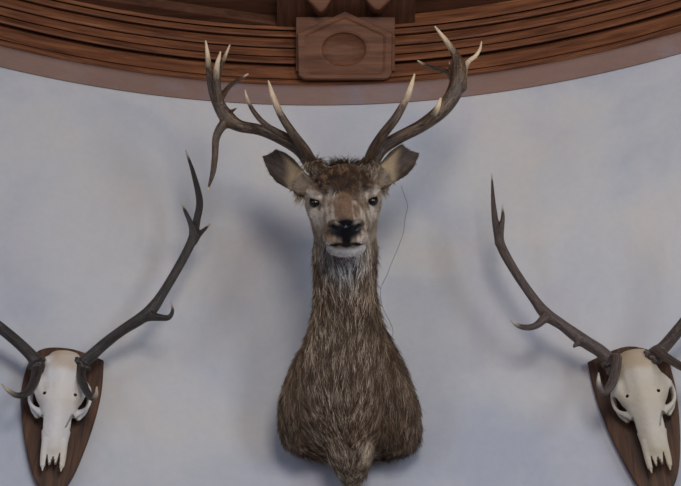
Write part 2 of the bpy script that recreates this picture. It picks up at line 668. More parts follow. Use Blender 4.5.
# ------------------------------------------------------------------ the mounted stag
stag_base = P(348, 440, .0)
stag = empty('mounted_stag_head', stag_base)
tag(stag, 'brown-furred stag head and shoulders with many-pointed antlers mounted at the centre of the wall', 'mounted deer head')

EYE0 = P(343.5, 199, .50)
HP = math.radians(50)
roll = math.radians(-2.2)
yaw = math.radians(1.5)
Fv = np.array([math.sin(yaw), -math.cos(HP) * math.cos(yaw), -math.sin(HP)]); Fv /= np.linalg.norm(Fv)
Sv = np.array([math.cos(roll), 0, -math.sin(roll)]); Sv -= Fv * (Sv @ Fv); Sv /= np.linalg.norm(Sv)
Uv = np.cross(Sv, Fv)
if Uv[2] < 0: Uv = -Uv
RH = np.array([Sv, Fv, Uv])


def hd(s, f, u): return EYE0 + Sv * s + Fv * f + Uv * u


def build_stag():
    lo = P(270, 486, .1) ; hi = P(430, 130, .4)
    vol = Vol((-.34, CY + RAD - .83, P(345, 500, .1)[2] - .03), (.34, CY + RAD + .01, EYE0[2] + .24), .0031)
    # neck and shoulders, stacked ovals: (photo y, left x, right x, centre distance from wall, half depth)
    st = [(172, 322, 367, .40, .05), (190, 316, 374, .385, .085), (215, 314, 377, .375, .105), (250, 313, 377, .355, .115), (280, 314, 376, .325, .120), (302, 313.5, 378, .295, .125), (325, 310, 383, .255, .132),
          (345, 304, 392, .215, .142), (365, 293, 404, .175, .158), (385, 285.5, 412, .14, .17), (405, 281, 419, .115, .172), (422, 279.5, 421.5, .10, .165), (436, 281, 422, .09, .15), (446, 288, 417, .085, .12), (453, 302, 405, .08, .085), (457, 325, 385, .07, .04)]
    zz, xc, yc, ah, bh = [], [], [], [], []
    for y, l, r_, wd, dep in st:
        a, b_ = P(l, y, wd), P(r_, y, wd)
        c = (a + b_) / 2
        zz.append(c[2]); xc.append(c[0]); yc.append(c[1]); ah.append((b_[0] - a[0]) / 2 - .006); bh.append(dep)
    o = np.argsort(zz); zz = np.array(zz)[o]
    tab = [np.interp(vol.ax[2], zz, np.array(q_)[o]) for q_ in (xc, yc, ah, bh)]
    ker = np.hanning(15); ker /= ker.sum()
    tab = [np.convolve(np.pad(t, 7, mode='edge'), ker, 'valid') for t in tab]
    zt, zb = zz[-1], zz[0]
    sl, X, Y, Z = vol.box((-.3, CY + RAD - .6, zb - .03), (.3, CY + RAD + .01, zt + .03))
    tz = [t[sl[2]][None, None, :].astype(np.float32) for t in tab]
    d = (np.sqrt(((X - tz[0]) / tz[2]) ** 2 + ((Y - tz[1]) / tz[3]) ** 2) - 1) * np.minimum(tz[2], tz[3])
    d = np.maximum(d, np.maximum(Z - zt, zb - Z))
    vol.add(sl, d, .01)
    # brisket
    vol.chain([P(350, 425, .15), P(350, 444, .13), P(352, 460, .095), P(352, 474, .07), P(352, 487, .05)], [.085, .078, .054, .030, .010], .035)
    for s_ in (-1, 1):
        vol.chain([P(346 + 22 * s_, 350, .26), P(347 + 46 * s_, 400, .19), P(348 + 46 * s_, 436, .13)], [.03, .045, .035], .05)
    # hollow between the shoulders above the brisket
    vol.chain([P(338, 438, .225), P(352, 446, .208), P(367, 440, .225)], [.008, .022, .008], .020, cut=True)
    vol.chain([P(306, 440, .26), P(318, 452, .2), P(330, 462, .16)], [.01, .012, .008], .015, cut=True)
    vol.chain([P(394, 440, .26), P(382, 455, .2), P(372, 464, .16)], [.01, .012, .008], .015, cut=True)
    # head
    E_ = lambda s, f, u, r, k=.02, cut=False: vol.ell(hd(s, f, u), r, k, RH, cut)
    E_(0, -.055, .005, (.088, .095, .072), .03)
    E_(0, -.045, .045, (.070, .062, .036), .02)
    for s_ in (-1, 1): E_(.082 * s_, -.028, -.012, (.034, .046, .046), .02)
    C_ = lambda pts, rad, k=.02, cut=False: vol.chain([hd(*p) for p in pts], rad, k, 5, cut)
    C_([(0, -.04, -.02), (0, .03, -.024), (0, .09, -.030), (0, .15, -.036), (0, .198, -.044)], [.084, .072, .058, .048, .040], .03)
    for s_ in (-1, 1):
        E_(.046 * s_, -.03, -.065, (.052, .085, .068), .035)          # cheek
        C_([(.052 * s_, .0, -.045), (.036 * s_, .10, -.055), (.022 * s_, .185, -.062)], [.040, .030, .028], .025)
        E_(.076 * s_, -.010, .024, (.032, .040, .014), .012)
        C_([(.066 * s_, .030, .006), (.084 * s_, .030, .014), (.100 * s_, .014, .010)], [.005, .006, .005], .006)           # brow
        E_(.066 * s_, .012, -.034, (.026, .032, .014), .014)           # under the eye
        E_(.034 * s_, .190, -.060, (.029, .036, .020), .012)           # upper lip
    C_([(0, -.06, -.10), (0, .06, -.104), (0, .15, -.103)], [.065, .040, .026], .03)
    E_(0, .168, -.097, (.055, .036, .026), .012)
    # eye sockets
    for s_ in (-1, 1):
        E_(.092 * s_, .030, -.003, (.018, .026, .012), .005, True)
        C_([(.068 * s_, .045, -.010), (.058 * s_, .065, -.022)], [.005, .003], .010, True)
    # nose pad and nostrils
    E_(0, .222, -.025, (.042, .022, .022), .008)
    E_(0, .224, -.054, (.024, .020, .026), .010)
    for s_ in (-1, 1):
        C_([(.018 * s_, .252, -.032), (.029 * s_, .243, -.027), (.037 * s_, .230, -.017)], [.0070, .009, .006], .003, True)
        C_([(.010 * s_, .240, -.016), (.024 * s_, .240, -.006), (.038 * s_, .228, -.004), (.046 * s_, .216, -.018)], [.006, .007, .0065, .005], .004)
        C_([(.0, .224, -.072), (.020 * s_, .217, -.069), (.047 * s_, .190, -.075), (.062 * s_, .155, -.090)], [.0055, .0055, .0060, .005], .004, True)
    C_([(0, .248, -.046), (0, .238, -.073)], [.003, .003], .004, True)
    # ears: cupped leaves
    for tip, b0, mw in (((263, 150), (303, 185), 1), ((420, 143), (381, 178), -1)):
        A = P(*tip, .40); B = P(*b0, .44)
        ax = A - B; L = np.linalg.norm(ax); ax /= L; L *= 1.05
        view = (A + B) / 2 - np.array([0, 0, CAMZ]); view /= np.linalg.norm(view)
        nrm = -view - ax * (-view @ ax); nrm += np.array([mw * -.25, 0, 0]); nrm -= ax * (nrm @ ax); nrm /= np.linalg.norm(nrm)
        wv = np.cross(ax, nrm)
        cup = []
        R_ = np.array([wv, ax, nrm])
        c0 = B + ax * L * .50
        sub = Vol((c0 - .14).tolist(), (c0 + .14).tolist(), vol.h)
        # same grid phase as the body volume
        off = np.round((sub.lo - vol.lo) / vol.h).astype(int)
        sub = Vol(vol.lo + off * vol.h, vol.lo + off * vol.h + .28, vol.h)
        X, Y, Z = sub.ax[0][:, None, None], sub.ax[1][None, :, None], sub.ax[2][None, None, :]
        dx, dy, dz = X - B[0], Y - B[1], Z - B[2]
        w_ = dx * wv[0] + dy * wv[1] + dz * wv[2]
        t_ = (dx * ax[0] + dy * ax[1] + dz * ax[2]) / L
        n_ = dx * nrm[0] + dy * nrm[1] + dz * nrm[2]
        hw = np.interp(t_, [-.15, 0, .15, .35, .55, .75, .9, 1.0, 1.05], [.012, .022, .038, .046, .042, .029, .015, .002, .0]).astype(np.float32)
        hw = np.maximum(hw, .001)
        bow = -.004 + 9.0 * w_ ** 2
        th = .0042 + .006 * (1 - sstep(0, .35, t_))
        d = np.maximum(np.abs(n_ - bow) - th, np.abs(w_) - hw)
        d = np.maximum(d, np.maximum((t_ - 1.02) * L, (-.15 - t_) * L)) * .8
        o = [int(q_) for q_ in off]
        s3 = tuple(slice(max(o[i], 0), min(o[i] + d.shape[i], vol.F.shape[i])) for i in range(3))
        dd = d[tuple(slice(s3[i].start - o[i], s3[i].stop - o[i]) for i in range(3))]
        vol.add(s3, dd, .008)
        EARS.append((B, ax, nrm, wv, L))
        vol.ell(B + ax * .005, (.024, .024, .024), .025)
    # antler stumps under the crown
    for px in (315, 370):
        vol.chain([P(px + (342 - px) * .35, 178, .44), P(px, 166, .45)], [.03, .022], .02)
    # flat back against the wall
    Xf, Yf = vol.ax[0][:, None, None], vol.ax[1][None, :, None]
    wdist = RAD - np.sqrt((Xf - CX) ** 2 + (Yf - CY) ** 2)
    vol.F = np.maximum(vol.F, (.002 - wdist).astype(np.float32))
    return vol.mesh()


EARS = []
SV, SQ = build_stag()


def hcoord(V):
    r = V - EYE0
    return r @ Sv, r @ Fv, r @ Uv


def noise3(V, sc, seed):
    """cheap smooth noise"""
    g = np.random.default_rng(seed)
    out = np.zeros(len(V))
    for i in range(7):
        k = g.normal(size=3) * sc
        out += np.sin(V @ k + g.uniform(0, 6.28))
    return out / 3.7


C = {k: np.array(lin(*v)) for k, v in dict(coat=(106, 86, 66), dark=(50, 38, 29), light=(216, 200, 178), face=(176, 160, 140), pale=(228, 220, 208), crown=(70, 50, 36),
     tan=(150, 122, 92), bridge=(112, 84, 64), black=(14, 16, 22), white=(250, 250, 250), throat=(176, 172, 166), pale2=(172, 152, 122), eardark=(74, 66, 62), side=(100, 86, 70)).items()}


def blend(c, m, col): return c + (C[col] - c) * np.clip(m, 0, 1)[:, None]


def blob(s, f, u, c, r): return 1 - sstep(.55, 1.1, np.sqrt(((s - c[0]) / r[0]) ** 2 + ((f - c[1]) / r[1]) ** 2 + ((u - c[2]) / r[2]) ** 2))


def blob2(s, f, u, c, r): return 1 - sstep(.2, 1.1, np.sqrt(((s - c[0]) / r[0]) ** 2 + ((f - c[1]) / r[1]) ** 2 + ((u - c[2]) / r[2]) ** 2))


def tint(V):
    s, f, u = hcoord(V)
    a = np.abs(s)
    c = np.tile(C['coat'], (len(V), 1))
    head = sstep(-.16, -.10, u) * sstep(-.17, -.12, f)
    c = blend(c, noise3(V, 30, 3) * .35, 'dark')
    c = blend(c, head, 'face')
    c = blend(c, head * (.5 + .6 * noise3(V, 70, 5)) * .35, 'side')
    c = blend(c, sstep(.012, .035, u) * sstep(-.2, -.1, f) * (1 - sstep(.03, .07, f)) * (1 - sstep(.075, .10, a)), 'crown')
    c = blend(c, blob(s, f, u, (0, .04, .04), (.058, .07, .055)) * .95, 'crown')
    c = blend(c, blob(s, f, u, (0, .13, .0), (.050, .11, .05)) * .75, 'bridge')
    for q_ in (-1, 1):
        c = blend(c, blob(q_ * s, f, u, (.080, .0, .022), (.030, .05, .012)) * .7, 'pale')
        c = blend(c, blob(q_ * s, f, u, (.075, .04, -.04), (.03, .06, .03)) * .55, 'pale')
        c = blend(c, blob(q_ * s, f, u, (.068, .05, -.012), (.010, .026, .012)) * .8, 'dark')
        c = blend(c, blob(q_ * s, f, u, (.090, .026, -.002), (.027, .030, .0165)) * 1.0, 'black')
        c = blend(c, blob(q_ * s, f, u, (.044, .19, -.066), (.022, .04, .010)), 'pale')
        c = blend(c, blob(q_ * s, f, u, (.046, .20, -.036), (.014, .05, .024)) * .8, 'bridge')
    st_ = noise3(np.stack([s * 2.2, f * .35, u * .5], 1), 120, 61)
    fm = head * sstep(.0, .05, f) * sstep(.018, .03, a)
    c = blend(c, fm * np.clip(st_ * .8, 0, .6), 'coat')
    c = blend(c, fm * np.clip(-st_ * .6, 0, .5), 'pale')
    thr = blob(s, f, u, (0, .03, -.155), (.085, .16, .060))
    c = blend(c, thr * .75, 'throat')
    c = blend(c, blob(s, f, u, (0, .170, -.102), (.064, .052, .032)), 'white')
    c = blend(c, blob(s, f, u, (0, .228, -.022), (.062, .046, .040)) * sstep(-.068, -.050, u), 'black')
    c = blend(c, blob(s, f, u, (0, .232, -.052), (.019, .032, .032)), 'black')
    mw = np.abs(u + .069 + .42 * np.clip(a - .02, 0, 1))
    c = blend(c, (1 - sstep(.005, .0095, mw)) * sstep(.11, .14, f) * (a < .076), 'black')
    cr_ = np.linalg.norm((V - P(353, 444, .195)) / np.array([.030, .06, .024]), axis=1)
    c = blend(c, (1 - sstep(.3, 1.1, cr_)) * .95, 'black')  # shade of the crease above the brisket, painted into the fur colour
    cr_ = np.linalg.norm((V - P(371, 449, .19)) / np.array([.03, .07, .035]), axis=1)
    c = blend(c, (1 - sstep(.3, 1.1, cr_)) * .5, 'light')
    for B, ax, nrm, wv, L in EARS:
        r = V - B
        SG = 1 if (wv[2] > 0) else -1
        t_, w_, n_ = r @ ax / L, r @ wv, r @ nrm
        e = (t_ > .08) & (t_ < 1.1) & (np.abs(w_) < .055) & (np.abs(n_) < .06)
        inn = np.where(e, 1.0, 0)
        front = sstep(-.001, .002, n_ - (-.004 + 9 * w_ ** 2))
        c = blend(c, inn, 'side')
        c = blend(c, inn * front * (.8 + .4 * noise3(V, 90, 9)), 'eardark')
        c = blend(c, inn * front * np.clip(noise3(np.stack([w_ * 3, t_ * L * .6, n_ * 0], 1), 130, 12) * .9, 0, .6), 'dark')
        lo_side = sstep(.2, .0, t_ - .35) * (np.abs(w_) < .02)
        c = blend(c, inn * front * (1 - sstep(.18, .50, t_ + np.clip(-w_ * SG, -1, 1) * 6)) * .95, 'pale2')
        c = blend(c, inn * front * sstep(.026, .040, np.abs(w_) + .03 * sstep(.7, 1., t_)) * .9, 'dark')
        
    return c


base_t = tint(SV)
_s3, _f3, _u3 = hcoord(SV)
body = mesh_obj('body', SV, SQ, MAT_SKIN, stag, True, {'tint': ('FLOAT_COLOR', base_t * .85), 'wet': ('FLOAT', blob(_s3, _f3, _u3, (0, .236, -.036), (.05, .034, .046)))})


# hair
def vertex_normals(V, Q):
    n = np.cross(V[Q[:, 2]] - V[Q[:, 0]], V[Q[:, 3]] - V[Q[:, 1]])
    N_ = np.zeros_like(V)
    for i in range(4): np.add.at(N_, Q[:, i], n)
    return N_ / (np.linalg.norm(N_, axis=1)[:, None] + 1e-9), np.linalg.norm(n, axis=1) * .5


def unit(v): return v / (np.linalg.norm(v, axis=1)[:, None] + 1e-9)


def grow(V, Q, count):
    N_, A = vertex_normals(V, Q)
    cen_ = V[Q].mean(1)
    s, f, u = hcoord(cen_)
    wd = RAD - np.hypot(cen_[:, 0] - CX, cen_[:, 1] - CY)
    head = (u > -.12) & (f > -.13)
    w = A * np.where(head, 2.6, 1.0)
    nf = np.cross(V[Q[:, 2]] - V[Q[:, 0]], V[Q[:, 3]] - V[Q[:, 1]]); nf = unit(nf)
    w[(wd < .012)] = 0
    tocam = unit(np.array([0, 0, CAMZ]) - cen_)
    w[(nf * tocam).sum(1) < -.75] *= .15
    nose = (np.sqrt((s / .053) ** 2 + ((f - .232) / .042) ** 2 + ((u + .030) / .036) ** 2) < 1) | ((f > .10) & (np.abs(u + .069 + .42 * np.clip(np.abs(s) - .02, 0, 1)) < .009) & (np.abs(s) < .072))
    w[nose] = 0
    for q_ in (-1, 1):
        w[np.sqrt(((q_ * s - .092) / .020) ** 2 + ((f - .030) / .026) ** 2 + ((u + .003) / .0125) ** 2) < 1.35] = 0
    pick = rng.choice(len(Q), size=count, p=w / w.sum())
    ab = rng.random((count, 2))
    q4 = Q[pick]
    a, b_ = ab[:, :1], ab[:, 1:]
    W4 = [(1 - a) * (1 - b_), a * (1 - b_), a * b_, (1 - a) * b_]
    p = sum(w_ * V[q4[:, i]] for i, w_ in enumerate(W4))
    n = unit(sum(w_ * N_[q4[:, i]] for i, w_ in enumerate(W4)))
    s, f, u = hcoord(p)
    # flow direction
    down = np.tile([0, -.15, -1.0], (count, 1))
    back = -np.outer(np.ones(count), Fv) + np.outer(s * 7, Sv) + np.outer((u + .03) * 5, Uv)
    jaw = np.clip((-.06 - u) / .05, 0, 1)
    back = back + jaw[:, None] * np.array([0, 0, -1.5])
    hw = sstep(-.15, -.105, u) * sstep(-.15, -.08, f)
    throat = (f > -.1) & (u < -.11)
    d = unit(down) * (1 - hw)[:, None] + unit(back) * hw[:, None]
    # spread sideways over the shoulders
    low = sstep(stag_base[2] + .40, stag_base[2] + .10, p[:, 2])
    d[:, 0] += low * (p[:, 0] - .01) * 1.6
    # brisket hair sweeps to the middle
    bz = sstep(stag_base[2] + .10, stag_base[2] + .0, p[:, 2])
    d[:, 0] -= bz * (p[:, 0] - .03) * 6 * (np.abs(p[:, 0]) < .12)
    crown = ((u > .02) & (f > -.15) & (f < .05) & (np.abs(s) < .085)) | ((u > .0) & (f >= .05) & (f < .10) & (np.abs(s) < .05))
    sw = np.stack([noise3(p, 55, 21), noise3(p, 55, 22), noise3(p, 55, 23)], 1)
    d = unit(d) + sw * np.where(crown, .9, .11)[:, None] + rng.normal(size=(count, 3)) * .08
    sw2 = np.stack([noise3(p, 160, 31), noise3(p, 160, 32), noise3(p, 160, 33)], 1)
    d += sw2 * .13
    ear = np.zeros(count, bool)
    for B, ax, nrm, wv, L in EARS:
        r = p - B
        e = ((r @ ax) / L > .1) & ((r @ ax) / L < 1.1) & (np.abs(r @ wv) < .06) & (np.abs(r @ nrm) < .06)
        ear |= e
        d[e] = ax * 1.0 + rng.normal(size=(e.sum(), 3)) * .35 + np.outer(np.sign(r[e] @ wv) * .5, wv)
    d -= n * (d * n).sum(1)[:, None]
    d = unit(d)
    L = np.full(count, .048)
    L = np.where(p[:, 2] < stag_base[2] + .22, .036, L)
    L = np.where(hw > .3, .014, L)
    L = np.where(hw > .3, np.where(f > .08, .010, L), L)
    L = np.where(crown, .015, L)
    L = np.where((u < -.125) & (u > -.30) & (f > -.12), .050, L)
    L = np.where((u > -.14) & (u < -.1) & (f > .12), .012, L)
    L = np.where(ear, .008, L)
    L *= rng.uniform(.65, 1.25, count)
    lift = np.where(crown, .38, np.where(hw > .3, .22, .13)) * rng.uniform(.5, 1.5, count)
    lift = np.where(ear, .3, lift)
    K = 5
    rad0 = np.where(hw > .3, .00052, .00066) * rng.uniform(.7, 1.4, count)
    rad0 = np.where(ear, .0004, rad0)
    pts = []
    curl = rng.normal(size=(count, 3)) * .12
    for k in range(K):
        t = k / (K - 1)
        pts.append(p - n * .001 + L[:, None] * (t * d + n * (lift * (t - .55 * t * t))[:, None] + curl * t * t * np.where(crown, 2.2, 1)[:, None] + np.array([0, 0, -.10]) * t * t * (1 - hw)[:, None]))
    pts = np.stack(pts, 1)
    tan_ = unit((pts[:, -1] - pts[:, 0]))
    e1_ = unit(np.cross(tan_, n)); e2_ = np.cross(tan_, e1_)
    ringv = []
    for j_ in range(3):
        a_ = 2 * math.pi * j_ / 3
        dirv = e1_ * math.cos(a_) + e2_ * math.sin(a_)
        rr = rad0[:, None] * np.array([1, 1, .9, .65, .12])[None]
        ringv.append(pts + dirv[:, None] * rr[:, :, None])
    HV = np.stack(ringv, 2).reshape(-1, 3)             # count, K, 3
    base = (np.arange(count) * K * 3)[:, None, None]
    kk = (np.arange(K - 1) * 3)[None, :, None]
    jj = np.arange(3)[None, None, :]; j2 = (jj + 1) % 3
    a_ = base + kk + jj; b2 = base + kk + j2; c2 = base + kk + 3 + j2; d2 = base + kk + 3 + jj
    HF = np.stack([a_, b2, c2, d2], -1).reshape(-1, 4)
    col = tint(p)
    streak = noise3(p * np.array([1, 1, .14]), 210, 41) * .55 + rng.normal(size=count) * .45
    neckm = (1 - hw) * ~ear
    lt = np.clip((streak - .22) * 2.2, 0, 1) * neckm * (1 - .65 * sstep(.06, .13, np.abs(p[:, 0])))
    dk = np.clip((-streak + .05) * 1.6, 0, 1) * neckm
    col = col + (C['light'] - col) * (lt * .9)[:, None]
    col = col + (C['dark'] - col) * (dk * .75)[:, None]
    thr = blob2(s, f, u, (0, .05, -.15), (.095, .19, .10))
    col = col + (C['white'] - col) * (thr * (streak > .25) * .8)[:, None]
    col = col + (C['dark'] - col) * (thr * (streak < -.15) * .7)[:, None]
    dkc = crown * np.clip(noise3(p * np.array([.5, 1, 1]), 100, 55) * .9, 0, .85)
    col = col + (C['dark'] * .6 - col) * dkc[:, None]
    cr = crown * ((noise3(p, 190, 51) + noise3(p * np.array([.3, 1, 1.4]), 150, 52) + rng.normal(size=count) * .45) > .75)
    col = col + (C['tan'] - col) * (cr * .8)[:, None]
    col *= np.where(crown, rng.uniform(.5, 1.35, count), np.where(hw > .3, rng.uniform(.62, 1.3, count), rng.uniform(.6, 1.25, count)))[:, None]
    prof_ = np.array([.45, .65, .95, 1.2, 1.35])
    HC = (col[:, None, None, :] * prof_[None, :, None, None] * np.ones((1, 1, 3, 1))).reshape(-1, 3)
    return HV, HF, np.clip(HC, 0, 1)


HV, HF, HC = grow(SV, SQ, 130000)
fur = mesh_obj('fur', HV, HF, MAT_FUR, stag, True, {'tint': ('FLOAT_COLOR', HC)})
tag(fur, kind='stuff')


# glass eyes
def ball(name, c, r, R, mat, parent, n=24):
    V, F = [], []
    for i in range(n + 1):
        a = math.pi * i / n
        for j_ in range(n * 2):
            b_ = math.pi * j_ / n
            q_ = np.array([r[0] * math.sin(a) * math.cos(b_), r[1] * math.sin(a) * math.sin(b_), r[2] * math.cos(a)])
            V.append(c + q_ @ R)
    m = n * 2
    for i in range(n):
        for j_ in range(m): F.append((i * m + j_, (i + 1) * m + j_, (i + 1) * m + (j_ + 1) % m, i * m + (j_ + 1) % m))
    return mesh_obj(name, V, F, mat, parent, True)


for s_ in (-1, 1):
    ball('eye', hd(.086 * s_, .0165, -.003), (.0195, .0210, .0160), RH, MAT_EYE, stag)

# antlers of the stag
AL = [
    tine([(316, 172, .45, 15), (311, 164, .45, 15), (300, 150, .46, 13.5), (281, 138.5, .47, 12), (260, 130, .485, 11), (240, 126, .50, 12), (227.5, 118, .51, 15), (218, 103, .525, 12), (212.5, 87, .54, 10), (209, 68, .555, 6.5), (207.5, 54, .565, 4.5), (205.8, 41, .575, 2)], .07),
    tine([(312, 163, .45, 10), (306, 151, .50, 10), (294, 135, .56, 9), (281.5, 116, .60, 7.5), (273.5, 98, .62, 6), (268.5, 81, .62, 2)], .09),
    tine([(301, 148, .48, 8), (288, 137.5, .53, 7), (268, 126.5, .56, 6), (255.5, 114, .57, 5), (248, 101, .575, 3.6), (245, 90, .575, 1.6)], .045),
    tine([(229, 119, .51, 11), (220, 129, .50, 9), (215.8, 140, .485, 7.5), (215, 155, .47, 6.5), (213, 172, .46, 5.5), (208, 189.5, .45, 1.8)], .006),
    tine([(220, 105, .53, 9), (218, 92, .56, 8), (216.5, 78, .59, 7), (217, 66, .61, 5.5), (220.5, 52, .62, 2)], .06),
    tine([(217, 82, .575, 6), (220, 70, .58, 5), (224.5, 58, .585, 3.8), (229.8, 45, .59, 1.6)], .045),
    tine([(221, 98, .52, 7), (228, 88, .50, 5), (236, 81.5, .485, 4), (248, 74, .47, 1.8)], .02),
    tine([(229, 113, .51, 6), (233, 110.5, .50, 3), (236, 108.5, .50, 1.5)], .0),
]
AR = [
    tine([(369, 172, .45, 15), (371.5, 164, .45, 15), (381, 149, .46, 14), (399, 137.5, .475, 12.5), (421, 126, .49, 13), (441, 111, .505, 15), (453, 95, .52, 16), (458, 78, .535, 15), (458.5, 64, .545, 12), (456, 56, .55, 7)], .0),
    tine([(458, 66, .545, 10), (455, 55, .56, 7.5), (447, 42, .575, 5.5), (435, 26.7, .59, 2)], .075),
    tine([(463, 88, .53, 8), (464, 72, .535, 6.5), (468, 62, .535, 5), (475.5, 56, .53, 4), (480, 49, .53, 3), (481.5, 41.5, .53, 1.4)], .12),
    tine([(454, 77, .52, 7), (446, 71.5, .50, 5), (433, 68, .48, 4.2), (424, 64.5, .47, 3.2), (417.5, 60.5, .46, 1.6)], .03),
    tine([(368, 163, .46, 11), (373, 150, .51, 10.5), (383, 134.5, .56, 10), (396, 117.5, .60, 8.8), (406.5, 98.5, .615, 6.8), (411, 86, .62, 5), (414.5, 74.5, .62, 2)], .085),
    tine([(424, 124, .50, 7), (433, 115, .52, 6), (437.5, 107, .53, 4.5), (440.3, 98, .535, 1.6)], .04),
    tine([(451, 78, .53, 5), (450, 70, .53, 3.5), (449.5, 62, .53, 1.4)], .01),
]
AL = [(p, r, iv * 1.45) for p, r, iv in AL]
AR = [(p, r, iv * 1.45) for p, r, iv in AR]
a_l = antler('antler', AL, MAT_ANT_S, stag, burr=(P(314, 166, .455), P(300, 150, .46) - P(314, 168, .45), .025, .0068))
a_r = antler('antler', AR, MAT_ANT_S, stag, burr=(P(370, 165, .455), P(381, 149, .46) - P(369, 168, .45), .025, .0068))


# ------------------------------------------------------------------ skull trophies
def build_skull():
    """local frame: x across, y down from the crown, z out from the board"""
    vol = Vol((-.12, -.02, -.01), (.12, .44, .16), .0019)
    ys = np.array([0, .012, .035, .07, .10, .138, .162, .182, .20, .216, .24, .27, .31, .35, .39, .41])
    av = np.array([.020, .042, .054, .057, .064, .080, .086, .076, .062, .054, .049, .045, .040, .036, .033, .031])
    zv = np.array([.040, .046, .052, .060, .066, .066, .066, .066, .065, .063, .060, .056, .052, .047, .043, .042])
    bv = np.array([.012, .034, .042, .046, .044, .040, .040, .040, .040, .038, .036, .032, .027, .021, .014, .009])
    Yg = vol.ax[1]
    ker = np.hanning(11); ker /= ker.sum()
    tb = [np.convolve(np.pad(np.interp(Yg, ys, q_), 5, mode='edge'), ker, 'valid').astype(np.float32)[None, :, None] for q_ in (av, zv, bv)]
    X, Y, Z = vol.ax[0][:, None, None], Yg[None, :, None], vol.ax[2][None, None, :]
    dz = (Z - tb[1]) / tb[2]; dx = X / tb[0]
    d = ((np.abs(dx) ** 2.1 + np.abs(dz) ** 2.1) ** (1 / 2.1) - 1) * np.minimum(tb[0], tb[2])
    d = np.maximum(d, np.maximum(-Y + .0, Y - .410))
    vol.F = np.minimum(vol.F, d)
    for s in (-1, 1):
        # pedicles
        vol.chain([(.034 * s, .060, .055), (.046 * s, .056, .072)], [.020, .018], .012)
        # hollow of the eye, its rim and the cheek arch
        vol.ell((.079 * s, .178, .046), (.016, .027, .030), .006, None, True)
        vol.chain([(.080 * s, .140, .062), (.087 * s, .158, .052), (.089 * s, .178, .046), (.084 * s, .198, .044), (.072 * s, .214, .048), (.056 * s, .228, .054), (.044 * s, .240, .058)], [.008, .006, .0052, .0055, .007, .010, .010], .006)
        vol.chain([(.082 * s, .135, .045), (.086 * s, .165, .020), (.078 * s, .205, .018), (.060 * s, .235, .030)], [.007, .006, .006, .008], .006)
        vol.chain([(.060 * s, .135, .082), (.076 * s, .150, .074)], [.014, .010], .014)
        # hollow before the eye, slits beside the nose bridge
        vol.chain([(.052 * s, .240, .105), (.046 * s, .252, .070)], [.008, .005], .003, cut=True)
        vol.chain([(.060 * s, .10, .100), (.054 * s, .135, .108), (.050 * s, .165, .104)], [.006, .008, .005], .016, cut=True)
        for k in range(12):
            t = k / 11
            x_, y_ = (.044 - .022 * t) * s, .246 + .052 * t
            if s > 0: vol.chain([(x_, y_, .11), (x_, y_, .045)], [.0052 - .0022 * t] * 2, .002, 3, cut=True)
            x_, y_ = (.045 - .004 * t) * s, .250 + .042 * t
            vol.chain([(x_, y_, .11), (x_, y_, .045)], [.0044 - .0018 * t] * 2, .002, 3, cut=True)
        # small holes of the brow
        vol.chain([(.046 * s, .183, .135), (.044 * s, .180, .070)], [.0050, .0045], .002, cut=True)
        vol.chain([(.046 * s, .195, .114), (.044 * s, .155, .118)], [.004, .004], .010, cut=True)
        # jaw prongs
        vol.chain([(.026 * s, .33, .060), (.028 * s, .375, .050), (.027 * s, .402, .044), (.026 * s, .424, .040)], [.010, .008, .0065, .002], .006)
    # ridge of the nose, notches between the prongs
    vol.chain([(0, .10, .092), (0, .20, .088), (0, .30, .070), (0, .35, .058)], [.016, .015, .012, .010], .025)
    for k, (x_, y_, r_) in enumerate([(0, .385, .003), (0, .394, .006), (0, .408, .010), (0, .424, .016), (.0175, .372, .0020), (.0172, .377, .0026), (.017, .383, .0032), (.0165, .389, .004), (.016, .396, .005), (.014, .406, .0075), (.012, .42, .010)]):
        for s in ((-1, 1) if x_ else (1,)):
            vol.chain([(x_ * s, y_ + (.006 if s < 0 else 0), .13), (x_ * s, y_ + (.006 if s < 0 else 0), -.005)], [r_, r_], .001, 3, cut=True)
    V, Q = vol.mesh()
    V = V.astype(float)
    bone = np.array(lin(206, 204, 200)); tan_ = np.array(lin(176, 148, 112)); hole = np.array(lin(40, 34, 32)); yel = np.array(lin(198, 186, 160))
    c = np.tile(bone, (len(V), 1))
    x, y, z = V.T
    m = (1 - sstep(.075, .115, y)) * (.85 + .3 * noise3(V, 50, 71)) * (1 - sstep(.02, .065, np.abs(x)))
    c += (tan_ - c) * np.clip(m, 0, 1)[:, None] * .9
    m2 = np.clip(noise3(V, 28, 72), 0, 1) * .5
    c += (yel - c) * m2[:, None]
    m3 = sstep(.30, .38, y) * .4
    c += (yel - c) * m3[:, None]
    for s in (-1, 1):
        m = 1 - sstep(.7, 1.0, np.sqrt(((x * s - .045) / .0055) ** 2 + ((y - .182) / .0065) ** 2))
        c += (hole - c) * np.clip(m, 0, 1)[:, None]
    return V, Q, c


SKULL = build_skull()


